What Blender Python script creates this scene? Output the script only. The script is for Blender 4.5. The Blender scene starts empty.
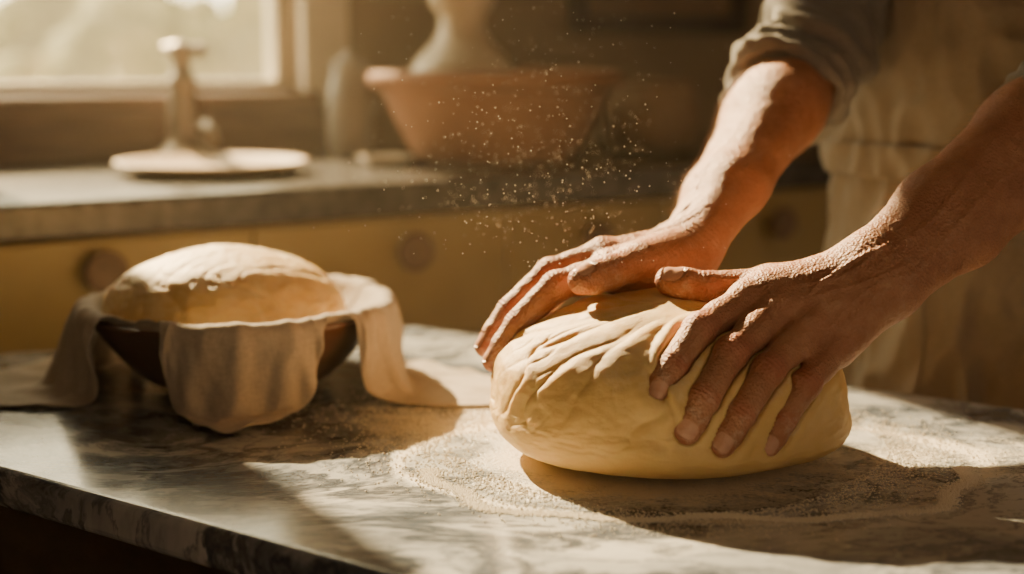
import bpy, math, random
import numpy as np
from mathutils import Vector, Matrix, noise as mnoise
random.seed(7); rng=np.random.default_rng(7)
col=bpy.context.scene.collection
V=lambda *a: np.array(a,dtype=float)
def unit(v):
    v=np.asarray(v,float); return v/np.linalg.norm(v)

# ---------------------------------------------------------------- materials
def mat(name):
    m=bpy.data.materials.new(name); m.use_nodes=True
    nt=m.node_tree; b=nt.nodes['Principled BSDF']
    return m,nt,b
def ramp(nt,fac,stops):
    r=nt.nodes.new('ShaderNodeValToRGB'); e=r.color_ramp.elements
    while len(e)<len(stops): e.new(.5)
    for i,(p,c) in enumerate(stops):
        e[i].position=p; e[i].color=(c[0],c[1],c[2],1) if hasattr(c,'__len__') else (c,c,c,1)
    nt.links.new(fac,r.inputs['Fac']); return r
def coords(nt,scale=(1,1,1),rot=(0,0,0)):
    tc=nt.nodes.new('ShaderNodeTexCoord'); mp=nt.nodes.new('ShaderNodeMapping')
    mp.inputs['Scale'].default_value=scale; mp.inputs['Rotation'].default_value=rot
    nt.links.new(tc.outputs['Object'],mp.inputs['Vector']); return mp.outputs['Vector']
def noisetex(nt,vec,scale,detail=4,rough=.5,dist=0):
    n=nt.nodes.new('ShaderNodeTexNoise'); n.inputs['Scale'].default_value=scale
    n.inputs['Detail'].default_value=detail; n.inputs['Roughness'].default_value=rough
    n.inputs['Distortion'].default_value=dist
    nt.links.new(vec,n.inputs['Vector']); return n
def mixc(nt,fac,a,b,mode='MIX'):
    m=nt.nodes.new('ShaderNodeMix'); m.data_type='RGBA'; m.blend_type=mode
    for s,v in ((m.inputs[0],fac),(m.inputs[6],a),(m.inputs[7],b)):
        if isinstance(v,bpy.types.NodeSocket): nt.links.new(v,s)
        elif hasattr(v,'__len__'): s.default_value=(v[0],v[1],v[2],1)
        else: s.default_value=v
    return m.outputs[2]
def math_(nt,op,a,b=None):
    m=nt.nodes.new('ShaderNodeMath'); m.operation=op
    for s,v in ((m.inputs[0],a),(m.inputs[1],b)):
        if v is None: continue
        if isinstance(v,bpy.types.NodeSocket): nt.links.new(v,s)
        else: s.default_value=v
    return m.outputs[0]
def bump(nt,b,h,strength=.3,dist=.001):
    n=nt.nodes.new('ShaderNodeBump'); n.inputs['Strength'].default_value=strength
    n.inputs['Distance'].default_value=dist
    nt.links.new(h,n.inputs['Height']); nt.links.new(n.outputs['Normal'],b.inputs['Normal'])
def simple(name,c1,c2,scale=8,rough=.6,bs=.2,bd=.002,stretch=(1,1,1),detail=6,**kw):
    m,nt,b=mat(name); v=coords(nt,stretch)
    n=noisetex(nt,v,scale,detail,.6)
    r=ramp(nt,n.outputs['Fac'],[(.3,c1),(.7,c2)])
    nt.links.new(r.outputs['Color'],b.inputs['Base Color'])
    b.inputs['Roughness'].default_value=rough
    if bs: 
        n2=noisetex(nt,v,scale*6,4); bump(nt,b,n2.outputs['Fac'],bs,bd)
    for k,vv in kw.items(): b.inputs[k.replace('_',' ')].default_value=vv
    return m
def linen(name,c1,c2,sheen=.3,trans=0):
    m,nt,b=mat(name); v=coords(nt)
    n=noisetex(nt,v,6,5); n3=noisetex(nt,coords(nt,(1,1,.16)),800,2); n4=noisetex(nt,coords(nt,(.16,.16,1)),800,2)
    w=math_(nt,'ADD',n3.outputs['Fac'],n4.outputs['Fac'])
    r=ramp(nt,n.outputs['Fac'],[(.3,c1),(.7,c2)])
    wr=ramp(nt,math_(nt,'MULTIPLY',w,.5),[(.38,.80),(.58,1.0)])
    c=mixc(nt,1.0,r.outputs['Color'],wr.outputs['Color'],'MULTIPLY')
    nt.links.new(c,b.inputs['Base Color'])
    b.inputs['Roughness'].default_value=.9
    b.inputs['Sheen Weight'].default_value=sheen
    bump(nt,b,w,.45,.0006)
    if trans:
        out=nt.nodes['Material Output']; t=nt.nodes.new('ShaderNodeBsdfTranslucent'); nt.links.new(c,t.inputs['Color'])
        mx=nt.nodes.new('ShaderNodeMixShader'); mx.inputs[0].default_value=trans
        nt.links.new(b.outputs[0],mx.inputs[1]); nt.links.new(t.outputs[0],mx.inputs[2]); nt.links.new(mx.outputs[0],out.inputs['Surface'])
    return m

M={}
M['plaster']=simple('wall_plaster',(.29,.205,.12),(.35,.255,.155),5,.85,.15)
M['whitewood']=simple('painted_trim',(.72,.64,.50),(.80,.72,.58),12,.5,.1)
M['brownwood']=simple('brown_wood',(.11,.05,.025),(.22,.11,.055),9,.45,.2,stretch=(1,8,8))
M['darkwood']=simple('dark_wood',(.030,.017,.010),(.07,.038,.02),9,.5,.2,stretch=(1,6,6))
M['palewood']=simple('pale_wood',(.36,.22,.10),(.52,.35,.19),10,.5,.15,stretch=(1,7,7))
M['knobwood']=simple('knob_wood',(.16,.095,.05),(.26,.16,.09),20,.45,.1)
M['olive']=simple('ochre_paint',(.42,.31,.12),(.52,.385,.155),7,.5,.15)
M['stone']=simple('dark_stone',(.022,.020,.018),(.11,.10,.088),40,.25,.15)
M['terracotta']=simple('terracotta',(.32,.15,.08),(.44,.23,.13),7,.75,.3)
M['greyceramic']=simple('grey_ceramic',(.30,.28,.25),(.42,.38,.33),12,.4,.1)
M['creamceramic']=simple('cream_ceramic',(.62,.52,.38),(.74,.64,.48),8,.35,.08)
M['browncer']=simple('brown_ceramic',(.055,.022,.012),(.13,.055,.028),10,.30,.15)
M['tan']=simple('tan_ceramic',(.25,.16,.09),(.34,.22,.13),10,.6,.15)
M['metal']=simple('worn_metal',(.34,.29,.23),(.50,.43,.35),20,.38,.1,Metallic=.7)
M['picture']=simple('picture_canvas',(.16,.09,.05),(.30,.19,.10),6,.6,.1)
M['flour']=simple('flour',(.82,.76,.64),(.90,.85,.74),30,.95,.2)
M['linen_cloth']=linen('linen_towel',(.47,.39,.30),(.58,.49,.385),trans=.18)
M['linen_apron']=linen('linen_apron',(.23,.19,.14),(.31,.26,.19),.2)
M['linen_shirt']=linen('linen_shirt',(.19,.175,.15),(.27,.25,.215),.2)
M['trousers']=linen('trousers',(.05,.05,.06),(.08,.08,.09))
M['hair']=simple('hair',(.05,.03,.02),(.10,.06,.04),60,.6,.3)
M['armhair']=simple('arm_hair',(.30,.17,.08),(.42,.26,.13),60,.5,0)
M['eye']=simple('eye_white',(.7,.68,.64),(.75,.72,.68),20,.2,0)
M['leather']=simple('shoe_leather',(.05,.025,.015),(.09,.045,.025),20,.5,.2)
M['floor']=simple('floor_boards',(.09,.05,.028),(.16,.09,.05),6,.5,.2,stretch=(1,7,1))
M['ceiling']=simple('ceiling_plaster',(.55,.48,.38),(.60,.53,.43),6,.9,.1)
M['grass']=simple('grass',(.14,.17,.04),(.26,.28,.08),5,.9,.3)

def leaves():
    m,nt,b=mat('foliage'); v=coords(nt)
    n=noisetex(nt,v,3.5,6,.7)
    r=ramp(nt,n.outputs['Fac'],[(.35,(.08,.11,.012)),(.52,(.22,.25,.04)),(.68,(.52,.48,.14))])
    nt.links.new(r.outputs['Color'],b.inputs['Base Color']); b.inputs['Roughness'].default_value=.7
    t=nt.nodes.new('ShaderNodeBsdfTranslucent'); nt.links.new(r.outputs['Color'],t.inputs['Color'])
    mx=nt.nodes.new('ShaderNodeMixShader'); mx.inputs[0].default_value=.5
    nt.links.new(b.outputs[0],mx.inputs[1]); nt.links.new(t.outputs[0],mx.inputs[2])
    nt.links.new(mx.outputs[0],nt.nodes['Material Output'].inputs['Surface'])
    return m
M['leaves']=leaves()
def glass():
    m,nt,b=mat('window_glass'); nt.nodes.remove(b)
    tr=nt.nodes.new('ShaderNodeBsdfTransparent'); tr.inputs['Color'].default_value=(.98,.98,.96,1)
    tl=nt.nodes.new('ShaderNodeBsdfTranslucent'); tl.inputs['Color'].default_value=(.9,.85,.7,1)
    gl=nt.nodes.new('ShaderNodeBsdfGlossy'); gl.inputs['Roughness'].default_value=.05
    n=noisetex(nt,coords(nt),5,5); f=ramp(nt,n.outputs['Fac'],[(.3,.02),(.75,.05)])
    a=nt.nodes.new('ShaderNodeMixShader'); nt.links.new(f.outputs['Color'],a.inputs[0])
    nt.links.new(tr.outputs[0],a.inputs[1]); nt.links.new(tl.outputs[0],a.inputs[2])
    c=nt.nodes.new('ShaderNodeMixShader'); c.inputs[0].default_value=.05
    nt.links.new(a.outputs[0],c.inputs[1]); nt.links.new(gl.outputs[0],c.inputs[2])
    nt.links.new(c.outputs[0],nt.nodes['Material Output'].inputs['Surface']); return m
M['glass']=glass()

def marble():
    m,nt,b=mat('marble_with_flour')
    v=coords(nt,(1,1.9,1),(0,0,math.radians(28)))
    w=noisetex(nt,v,2.6,6,.6,1.2)
    warp=mixc(nt,.35,v,w.outputs['Color'],'ADD')
    def vein(scale,width):
        n=noisetex(nt,warp,scale,7,.62,.6)
        d=math_(nt,'ABSOLUTE',math_(nt,'SUBTRACT',n.outputs['Fac'],.5))
        return ramp(nt,d,[(0,1.0),(width,0.0)]).outputs['Color']
    v1=vein(3.2,.055); v2=vein(8,.038)
    cl=noisetex(nt,warp,3.0,5,.6)
    base=ramp(nt,cl.outputs['Fac'],[(.35,(.12,.14,.17)),(.48,(.36,.38,.40)),(.60,(.62,.62,.61))]).outputs['Color']
    c=mixc(nt,math_(nt,'MULTIPLY',v1,.92),base,(.028,.040,.06))
    c=mixc(nt,math_(nt,'MULTIPLY',v2,.7),c,(.06,.08,.11))
    tc=nt.nodes.new('ShaderNodeTexCoord')
    def leng(cx,cy,sx,sy):
        mp=nt.nodes.new('ShaderNodeMapping'); mp.vector_type='POINT'
        mp.inputs['Location'].default_value=(-cx*sx,-cy*sy,0); mp.inputs['Scale'].default_value=(sx,sy,0)
        nt.links.new(tc.outputs['Object'],mp.inputs['Vector'])
        l=nt.nodes.new('ShaderNodeVectorMath'); l.operation='LENGTH'; nt.links.new(mp.outputs[0],l.inputs[0]); return l.outputs['Value']
    def blob(cx,cy,r0,r1,sx=1,sy=1):
        mr=nt.nodes.new('ShaderNodeMapRange'); mr.inputs[1].default_value=r0; mr.inputs[2].default_value=r1
        mr.inputs[3].default_value=1; mr.inputs[4].default_value=0
        nt.links.new(leng(cx,cy,sx,sy),mr.inputs[0]); return mr.outputs[0]
    a1=blob(.12,1.14,.10,.25,1,1.3); a2=blob(-.05,1.26,.03,.18,1,1); a3=blob(.36,1.15,.04,.18,.8,1.3)
    a=math_(nt,'MAXIMUM',math_(nt,'MAXIMUM',a1,math_(nt,'MULTIPLY',a2,.85)),math_(nt,'MULTIPLY',a3,.75))
    nn=noisetex(nt,coords(nt),9,8,.7,1.0); nf=noisetex(nt,coords(nt),260,3,.7)
    wob=math_(nt,'MULTIPLY',math_(nt,'SUBTRACT',noisetex(nt,coords(nt),7,4).outputs['Fac'],.5),.06)
    rg=math_(nt,'ABSOLUTE',math_(nt,'SUBTRACT',math_(nt,'ADD',leng(.15,1.140,.87,1.35),wob),.205))
    ring=ramp(nt,rg,[(0.0,.6),(.016,0.0)]).outputs['Color']
    t=math_(nt,'ADD',a,math_(nt,'MULTIPLY',math_(nt,'SUBTRACT',nn.outputs['Fac'],.5),3.2))
    t=math_(nt,'ADD',t,math_(nt,'MULTIPLY',math_(nt,'SUBTRACT',nf.outputs['Fac'],.5),1.6))
    t=math_(nt,'ADD',math_(nt,'MULTIPLY',t,a),ring)
    mask=ramp(nt,t,[(.28,0.0),(.82,.90)]).outputs['Color']
    c=mixc(nt,mask,c,(.82,.73,.58))
    nt.links.new(c,b.inputs['Base Color'])
    rr=nt.nodes.new('ShaderNodeMapRange'); nt.links.new(mask,rr.inputs[0]); rr.inputs[3].default_value=.07; rr.inputs[4].default_value=.85
    sm=noisetex(nt,coords(nt),14,5,.6)
    nt.links.new(math_(nt,'ADD',rr.outputs[0],math_(nt,'MULTIPLY',sm.outputs['Fac'],.2)),b.inputs['Roughness'])
    bump(nt,b,math_(nt,'MULTIPLY',mask,nf.outputs['Fac']),.7,.0025)
    return m
M['marble']=marble()

def dough_mat(name,flour_amt):
    m,nt,b=mat(name); v=coords(nt)
    n=noisetex(nt,v,14,6,.6)
    c=ramp(nt,n.outputs['Fac'],[(.3,(.72,.46,.16)),(.7,(.83,.59,.26))]).outputs['Color']
    n2=noisetex(nt,v,26,9,.78,.5); g=nt.nodes.new('ShaderNodeNewGeometry')
    sx=nt.nodes.new('ShaderNodeSeparateXYZ'); nt.links.new(g.outputs['Normal'],sx.inputs[0])
    up=math_(nt,'ADD',n2.outputs['Fac'],math_(nt,'MULTIPLY',sx.outputs['Z'],.2))
    f=ramp(nt,up,[(.63-.12*flour_amt,0.0),(.86-.12*flour_amt,.5)]).outputs['Color']
    c=mixc(nt,f,c,(.90,.78,.54)); nt.links.new(c,b.inputs['Base Color'])
    b.inputs['Roughness'].default_value=.52
    b.inputs['Subsurface Weight'].default_value=.25; b.inputs['Subsurface Radius'].default_value=(1,.55,.25); b.inputs['Subsurface Scale'].default_value=.007
    n3=noisetex(nt,v,60,8,.75); bump(nt,b,math_(nt,'ADD',n3.outputs['Fac'],math_(nt,'MULTIPLY',f,.5)),.5,.0025)
    return m
M['dough']=dough_mat('dough',0.2); M['dough_floury']=dough_mat('dough_floury',.6)

def skin():
    m,nt,b=mat('skin'); v=coords(nt)
    at=nt.nodes.new('ShaderNodeAttribute'); at.attribute_name='skinmask'
    sp=nt.nodes.new('ShaderNodeSeparateColor'); nt.links.new(at.outputs['Color'],sp.inputs[0])
    n=noisetex(nt,v,34,8,.7)
    c=ramp(nt,n.outputs['Fac'],[(.3,(.36,.145,.072)),(.55,(.48,.22,.12)),(.72,(.56,.285,.165))]).outputs['Color']
    c=mixc(nt,math_(nt,'MULTIPLY',sp.outputs[1],.6),c,(.48,.125,.068))
    vo=nt.nodes.new('ShaderNodeTexVoronoi'); vo.inputs['Scale'].default_value=420; nt.links.new(v,vo.inputs['Vector'])
    n2=noisetex(nt,v,90,6,.75)
    fl=math_(nt,'MULTIPLY',sp.outputs[2],ramp(nt,n2.outputs['Fac'],[(.48,0.0),(.70,1.0)]).outputs['Color'])
    c=mixc(nt,math_(nt,'MULTIPLY',fl,.6),c,(.80,.68,.52))
    c=mixc(nt,math_(nt,'MULTIPLY',sp.outputs[0],.75),c,(.66,.38,.27))
    nt.links.new(c,b.inputs['Base Color'])
    ro=math_(nt,'SUBTRACT',.48,math_(nt,'MULTIPLY',sp.outputs[0],.2)); nt.links.new(ro,b.inputs['Roughness'])
    b.inputs['Subsurface Weight'].default_value=.15; b.inputs['Subsurface Radius'].default_value=(1,.35,.18); b.inputs['Subsurface Scale'].default_value=.004
    notnail=math_(nt,'SUBTRACT',1.0,sp.outputs[0])
    h=math_(nt,'MULTIPLY',math_(nt,'ADD',math_(nt,'MULTIPLY',vo.outputs['Distance'],.8),noisetex(nt,v,150,6,.75).outputs['Fac']),notnail)
    bump(nt,b,h,.7,.0015)
    return m
M['skin']=skin()

# ---------------------------------------------------------------- mesh helpers
def obj(name,verts,faces,m=None,smooth=False,parent=None):
    me=bpy.data.meshes.new(name)
    me.from_pydata(verts.tolist() if isinstance(verts,np.ndarray) else [tuple(v) for v in verts],[],faces.tolist() if isinstance(faces,np.ndarray) else faces)
    me.update(); o=bpy.data.objects.new(name,me); col.objects.link(o)
    if m: me.materials.append(M[m])
    if smooth: me.polygons.foreach_set('use_smooth',[True]*len(me.polygons))
    if parent: o.parent=parent
    return o
def empty(name):
    o=bpy.data.objects.new(name,None); o.empty_display_size=.05; col.objects.link(o); return o
def box(lo,hi):
    x0,y0,z0=lo;x1,y1,z1=hi
    v=[(x0,y0,z0),(x1,y0,z0),(x1,y1,z0),(x0,y1,z0),(x0,y0,z1),(x1,y0,z1),(x1,y1,z1),(x0,y1,z1)]
    f=[(0,3,2,1),(4,5,6,7),(0,1,5,4),(1,2,6,5),(2,3,7,6),(3,0,4,7)]
    return v,f
def merge(parts):
    vs=[];fs=[]
    for v,f in parts:
        o=len(vs); vs+= [tuple(q) for q in v]; fs+=[tuple(i+o for i in q) for q in f]
    return vs,fs
def lathe(profile,n=64,cx=0,cy=0,cz=0,wob=0,seed=0):
    vs=[];fs=[]
    for i,(r,z) in enumerate(profile):
        for j in range(n):
            a=2*math.pi*j/n
            rr=r*(1+wob*mnoise.noise((math.cos(a)*1.5+seed,math.sin(a)*1.5,z*6)))
            vs.append((cx+rr*math.cos(a),cy+rr*math.sin(a),cz+z))
    for i in range(len(profile)-1):
        for j in range(n):
            k=(j+1)%n; fs.append((i*n+j,i*n+k,(i+1)*n+k,(i+1)*n+j))
    return vs,fs
def tube(pts,rads,n=16):
    pts=[Vector(p) for p in pts]; vs=[];fs=[]
    up=Vector((0,0,1))
    for i,p in enumerate(pts):
        t=(pts[min(i+1,len(pts)-1)]-pts[max(i-1,0)]).normalized()
        a=t.cross(up); 
        if a.length<.05: a=t.cross(Vector((0,1,0)))
        a.normalize(); b=t.cross(a)
        for j in range(n):
            q=2*math.pi*j/n; vs.append(tuple(p+(a*math.cos(q)+b*math.sin(q))*rads[i]))
    for i in range(len(pts)-1):
        for j in range(n):
            k=(j+1)%n; fs.append((i*n+j,i*n+k,(i+1)*n+k,(i+1)*n+j))
    fs.append(tuple(range(n))[::-1]); fs.append(tuple((len(pts)-1)*n+j for j in range(n)))
    return vs,fs
def bevel(o,w=.004,seg=3):
    b=o.modifiers.new('bevel','BEVEL'); b.width=w; b.segments=seg; b.limit_method='ANGLE'
def subsurf(o,l=1):
    s=o.modifiers.new('sub','SUBSURF'); s.levels=l; s.render_levels=l

FLOOR=-.78
WX=V(.846,.533,0); WX/=np.linalg.norm(WX); WY=V(-WX[1],WX[0],0); WO=V(-.62,1.72,0)
WM=Matrix(((WX[0],WY[0],0,WO[0]),(WX[1],WY[1],0,WO[1]),(0,0,1,0),(0,0,0,1)))
def wobj(name,parts,m,bev=0,parent=None,smooth=False):
    v,f=merge(parts); o=obj(name,v,f,m,smooth)
    if parent: o.parent=parent
    else: o.matrix_world=WM
    if bev: bevel(o,bev)
    return o
# ---------------------------------------------------------------- room
YW=.62; TOP=1.75
s0,s1,zb,zt=.0,.675,.26,1.30
wobj('wall_back',[box((-2.2,YW,FLOOR),(s0,YW+.14,TOP)),box((s1,YW,FLOOR),(4.0,YW+.14,TOP)),box((s0,YW,FLOOR),(s1,YW+.14,zb)),box((s0,YW,zt),(s1,YW+.14,TOP))],'plaster')
wobj('wall_right',[box((3.9,-3.2,FLOOR),(4.0,YW,TOP))],'plaster')
wobj('wall_left',[box((-2.2,-3.2,FLOOR),(-2.1,YW,TOP))],'plaster')
wobj('floor',[box((-2.2,-3.2,FLOOR-.05),(4.0,YW+.14,FLOOR))],'floor')
wobj('ceiling',[box((-2.2,-3.2,TOP),(4.0,YW+.14,TOP+.06))],'ceiling')
win=empty('window_1'); win.matrix_world=WM
fy0,fy1=YW+.05,YW+.10
wobj('frame',[box((s0,fy0,zb),(s0+.04,fy1,zt)),box((s1-.03,fy0,zb),(s1,fy1,zt)),box((s0,fy0,zt-.04),(s1,fy1,zt)),box((s0,fy0,zb),(s1,fy1,zb+.020))],'whitewood',.003,win)
wobj('glass',[box((s0+.01,YW+.074,zb+.01),(s1-.01,YW+.077,zt-.01))],'glass',0,win)
wobj('sill',[box((s0-.06,YW-.035,zb-.028),(s1+.02,YW+.05,zb))],'brownwood',.004,win)
wobj('trim_1',[box((s1-.005,YW-.02,zb-.02),(s1+.085,YW+.002,zt+.08)),box((s0-.075,YW-.02,zb-.02),(s0,YW+.002,zt+.08)),box((s0,YW-.02,zt),(s1,YW+.002,zt+.08))],'whitewood',.003)
wobj('trim_2',[box((-2.1,YW-.012,.15),(s1+.12,YW+.002,.215)),box((-2.1,YW-.018,.205),(s1+.12,YW+.002,.232))],'brownwood',.003)

cnt=empty('kitchen_counter'); cnt.matrix_world=WM
wobj('stone_top',[box((-2.05,-.0,.102),(3.0,YW-.001,.15))],'stone',.006,cnt)
wobj('carcass',[box((-2.05,.035,FLOOR+.08),(2.98,YW-.001,.102)),box((-2.05,.09,FLOOR),(2.98,YW-.001,FLOOR+.08))],'olive',0,cnt)
edges=[-2.0,-1.45,-.95,-.52,-.10,.33,.735,1.04,1.5,2.0,2.5,2.95]
dr=[];kn=[]
for i in range(len(edges)-1):
    a,b_=edges[i]+.002,edges[i+1]-.002
    dr.append(box((a,.018,-.085),(b_,.036,.096)))
    dr.append(box((a,.018,FLOOR+.1),(b_,.036,-.090)))
wobj('drawer_fronts',dr,'olive',.003,cnt)
for s,z in ((-1.7,.05),(-1.2,.05),(-.73,.05),(-.31,.05),(.121,.058),(.565,.050),(.885,.044),(1.27,.045),(1.75,.045),(2.25,.045)):
    prof=[(0,.0),(.012,0),(.011,.012),(.022,.018),(.028,.025),(.028,.029),(.022,.033),(.018,.031),(.006,.030),(.0001,.030)]
    v,f=lathe(prof,32)
    v=[(s+x,.018-zz,z+y) for x,y,zz in v]
    kn.append((v,f))
wobj('knobs',kn,'knobwood',0,cnt,True)

pf=empty('picture_frame'); pf.matrix_world=WM
a,b_,z0,z1=1.25,1.71,.368,.75
wobj('frame',[box((a,YW-.03,z0),(b_,YW-.002,z0+.035)),box((a,YW-.03,z1-.035),(b_,YW-.002,z1)),box((a,YW-.03,z0),(a+.035,YW-.002,z1)),box((b_-.035,YW-.03,z0),(b_,YW-.002,z1))],'darkwood',.004,pf)
wobj('canvas',[box((a+.03,YW-.012,z0+.03),(b_-.03,YW-.004,z1-.03))],'picture',0,pf)

# ---------------------------------------------------------------- counter objects
CZ=.15
def lobj(name,prof,m,x,y,z=CZ,n=64,wob=0,seed=0,parent=None,sub=1):
    v,f=lathe(prof,n,0,0,0,wob,seed); o=obj(name,v,f,m,True,parent); o.location=(x,y,z)
    if sub: subsurf(o,sub)
    return o
lobj('wooden_plate',[(.0001,0),(.09,0),(.115,.006),(.142,.016),(.146,.020),(.142,.023),(.118,.015),(.10,.010),(.0001,.010)],'palewood',-.452,2.15,wob=.01)
lobj('terracotta_bowl',[(.0001,0),(.125,0),(.130,.004),(.150,.04),(.178,.095),(.186,.118),(.190,.122),(.208,.126),(.214,.136),(.212,.150),(.200,.153),(.184,.149),(.172,.12),(.15,.06),(.12,.02),(.0001,.015)],'terracotta',-.028,2.37)
lobj('ceramic_vase',[(.0001,0),(.085,0),(.088,.01),(.092,.06),(.090,.10),(.088,.135),(.080,.150),(.060,.168),(.045,.185),(.038,.205),(.037,.220),(.046,.232),(.056,.245),(.057,.262),(.045,.275),(.040,.29),(.046,.31),(.040,.308),(.034,.29),(.030,.20),(.07,.12),(.07,.02),(.0001,.02)],'creamceramic',-.083,2.41,CZ+.018)
jug=empty('ceramic_jug'); 
jx,jy=-.283,2.50
lobj('body',[(.0001,0),(.034,0),(.038,.006),(.041,.04),(.041,.085),(.038,.115),(.032,.135),(.030,.145),(.031,.157),(.032,.160),(.029,.161),(.026,.15),(.026,.135),(.03,.11),(.035,.05),(.03,.01),(.0001,.008)],'greyceramic',jx,jy,parent=jug)
v,f=tube([(jx+.024,jy-.006,CZ+.148),(jx+.045,jy-.012,CZ+.150),(jx+.058,jy-.014,CZ+.128),(jx+.056,jy-.014,CZ+.095),(jx+.038,jy-.01,CZ+.072)],[.006]*5,10)
o=obj('handle',v,f,'greyceramic',True,jug); subsurf(o,1)
v,f=lathe([(.0001,.160),(.026,.160),(.024,.168),(.010,.173),(.012,.182),(.0001,.185)],32,jx,jy,CZ); obj('lid',v,f,'greyceramic',True,jug)
lobj('saucer',[(.0001,0),(.025,0),(.038,.010),(.045,.016),(.043,.017),(.03,.008),(.0001,.006)],'creamceramic',-.205,2.30)
lobj('storage_crock',[(.0001,0),(.075,0),(.082,.01),(.092,.06),(.09,.10),(.078,.118),(.082,.128),(.076,.130),(.070,.115),(.08,.06),(.07,.012),(.0001,.01)],'tan',.262,2.62)
fx,fy=-.545,2.375
fparts=[lathe([(.0001,0),(.050,0),(.053,.006),(.048,.018),(.034,.028),(.028,.040),(.026,.06),(.024,.10),(.022,.125),(.024,.132),(.024,.140),(.016,.146),(.015,.170),(.022,.176),(.024,.186),(.018,.196),(.0001,.199)],40,fx,fy,CZ),
 tube([(fx-.03,fy+.01,CZ+.186),(fx-.01,fy,CZ+.186),(fx+.02,fy-.005,CZ+.184),(fx+.034,fy-.01,CZ+.184),(fx+.044,fy-.01,CZ+.184)],[.008,.009,.008,.013,.009],14),
 tube([(fx+.015,fy-.005,CZ+.05),(fx+.04,fy-.03,CZ+.062),(fx+.055,fy-.05,CZ+.055),(fx+.06,fy-.056,CZ+.035)],[.010,.009,.009,.010],14)]
v,f=merge(fparts); o=obj('kitchen_faucet',v,f,'metal',True)

# ---------------------------------------------------------------- table
tab=empty('marble_table')
poly=[(-.12,1.727),(-.905,1.457),(.57,.430),(.95,1.007)]
def slab(poly,z0,z1):
    n=len(poly); v=[(x,y,z0) for x,y in poly]+[(x,y,z1) for x,y in poly]
    idx=list(range(n))
    f=[tuple(idx[::-1]),tuple(i+n for i in idx)]+[(i,(i+1)%n,(i+1)%n+n,i+n) for i in range(n)]
    return v,f
v,f=slab(poly,-.034,0); o=obj('marble_top',v,f,'marble',False,tab); bevel(o,.007,4)
c=np.mean(poly,axis=0); 
ins=[tuple(c+(np.array(q)-c)*.90) for q in poly]; v,f=slab(ins,-.16,-.034); obj('apron_rail',v,f,'darkwood',False,tab)
legs=[]
for q in poly:
    x,y=c+(np.array(q)-c)*.84
    legs.append(box((x-.035,y-.035,FLOOR),(x+.035,y+.035,-.034)))
v,f=merge(legs); o=obj('legs',v,f,'darkwood',False,tab); bevel(o,.006)

# ---------------------------------------------------------------- SDF toolkit
def cone(P,a,b,ra,rb):
    a=np.asarray(a,float);b=np.asarray(b,float);d=b-a
    L=max(d@d,1e-12); w=P-a; t=np.clip((w@d)/L,0,1)
    q=w-t[:,None]*d
    return np.sqrt((q*q).sum(1))-(ra+t*(rb-ra))
def sph(P,c,r): return np.sqrt(((P-np.asarray(c))**2).sum(1))-r
def smin(a,b,k):
    h=np.clip(.5+.5*(b-a)/k,0,1); return b+(a-b)*h-k*h*(1-h)
def surf_nets(f,lo,hi,h):
    lo=np.asarray(lo,float);hi=np.asarray(hi,float);B=8
    nb=np.ceil((hi-lo)/(h*B)).astype(int)
    cx=[lo[i]+(np.arange(nb[i])*B+(B-1)/2)*h for i in range(3)]
    G=np.stack(np.meshgrid(*cx,indexing='ij'),-1).reshape(-1,3)
    cd=f(G)
    D=np.empty((nb[0],B,nb[1],B,nb[2],B),np.float32)
    D[:]=cd.reshape(nb)[:,None,:,None,:,None]
    act=np.argwhere((np.abs(cd)<h*B*1.15).reshape(nb))
    off=np.stack(np.meshgrid(np.arange(B),np.arange(B),np.arange(B),indexing='ij'),-1).reshape(-1,3)*h
    for i in range(0,len(act),400):
        A=act[i:i+400]; org=lo+A*B*h
        P=(org[:,None,:]+off[None]).reshape(-1,3)
        D[A[:,0],:,A[:,1],:,A[:,2],:]=f(P).reshape(-1,B,B,B)
    D=D.reshape(nb*B)
    S=(D<0)
    s8=sum(S[x:S.shape[0]-1+x,y:S.shape[1]-1+y,z:S.shape[2]-1+z].astype(np.int8) for x in(0,1) for y in (0,1) for z in (0,1))
    cells=np.argwhere((s8>0)&(s8<8))
    idx=np.full(s8.shape,-1,np.int32); idx[cells[:,0],cells[:,1],cells[:,2]]=np.arange(len(cells))
    acc=np.zeros((len(cells),3));cn=np.zeros(len(cells))
    cor=[(x,y,z) for x in(0,1) for y in(0,1) for z in(0,1)]
    for a in cor:
        for b in cor:
            if sum(abs(a[i]-b[i]) for i in range(3))==1 and a<b:
                da=D[cells[:,0]+a[0],cells[:,1]+a[1],cells[:,2]+a[2]];db=D[cells[:,0]+b[0],cells[:,1]+b[1],cells[:,2]+b[2]]
                m=(da<0)!=(db<0); t=np.where(m,da/np.where(m,da-db,1),0)
                p=np.array(a)+t[:,None]*(np.array(b)-np.array(a)); acc[m]+=p[m]; cn[m]+=1
    verts=lo+(cells+acc/cn[:,None])*h
    quads=[]
    for ax in range(3):
        u,w=[(1,2),(2,0),(0,1)][ax]
        sl=[slice(None)]*3; sl2=[slice(None)]*3; sl[ax]=slice(0,-1); sl2[ax]=slice(1,None)
        A=S[tuple(sl)];Bv=S[tuple(sl2)]
        E=np.argwhere(A!=Bv)
        E=E[(E[:,u]>0)&(E[:,w]>0)&(E[:,u]<s8.shape[u])&(E[:,w]<s8.shape[w])]
        ins=A[E[:,0],E[:,1],E[:,2]]
        def g(du,dw):
            Q=E.copy();Q[:,u]-=du;Q[:,w]-=dw; return idx[Q[:,0],Q[:,1],Q[:,2]]
        q=np.stack([g(1,1),g(0,1),g(0,0),g(1,0)],1)
        q[~ins]=q[~ins][:,::-1]
        quads.append(q)
    quads=np.concatenate(quads); quads=quads[(quads>=0).all(1)]
    return verts,quads
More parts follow.
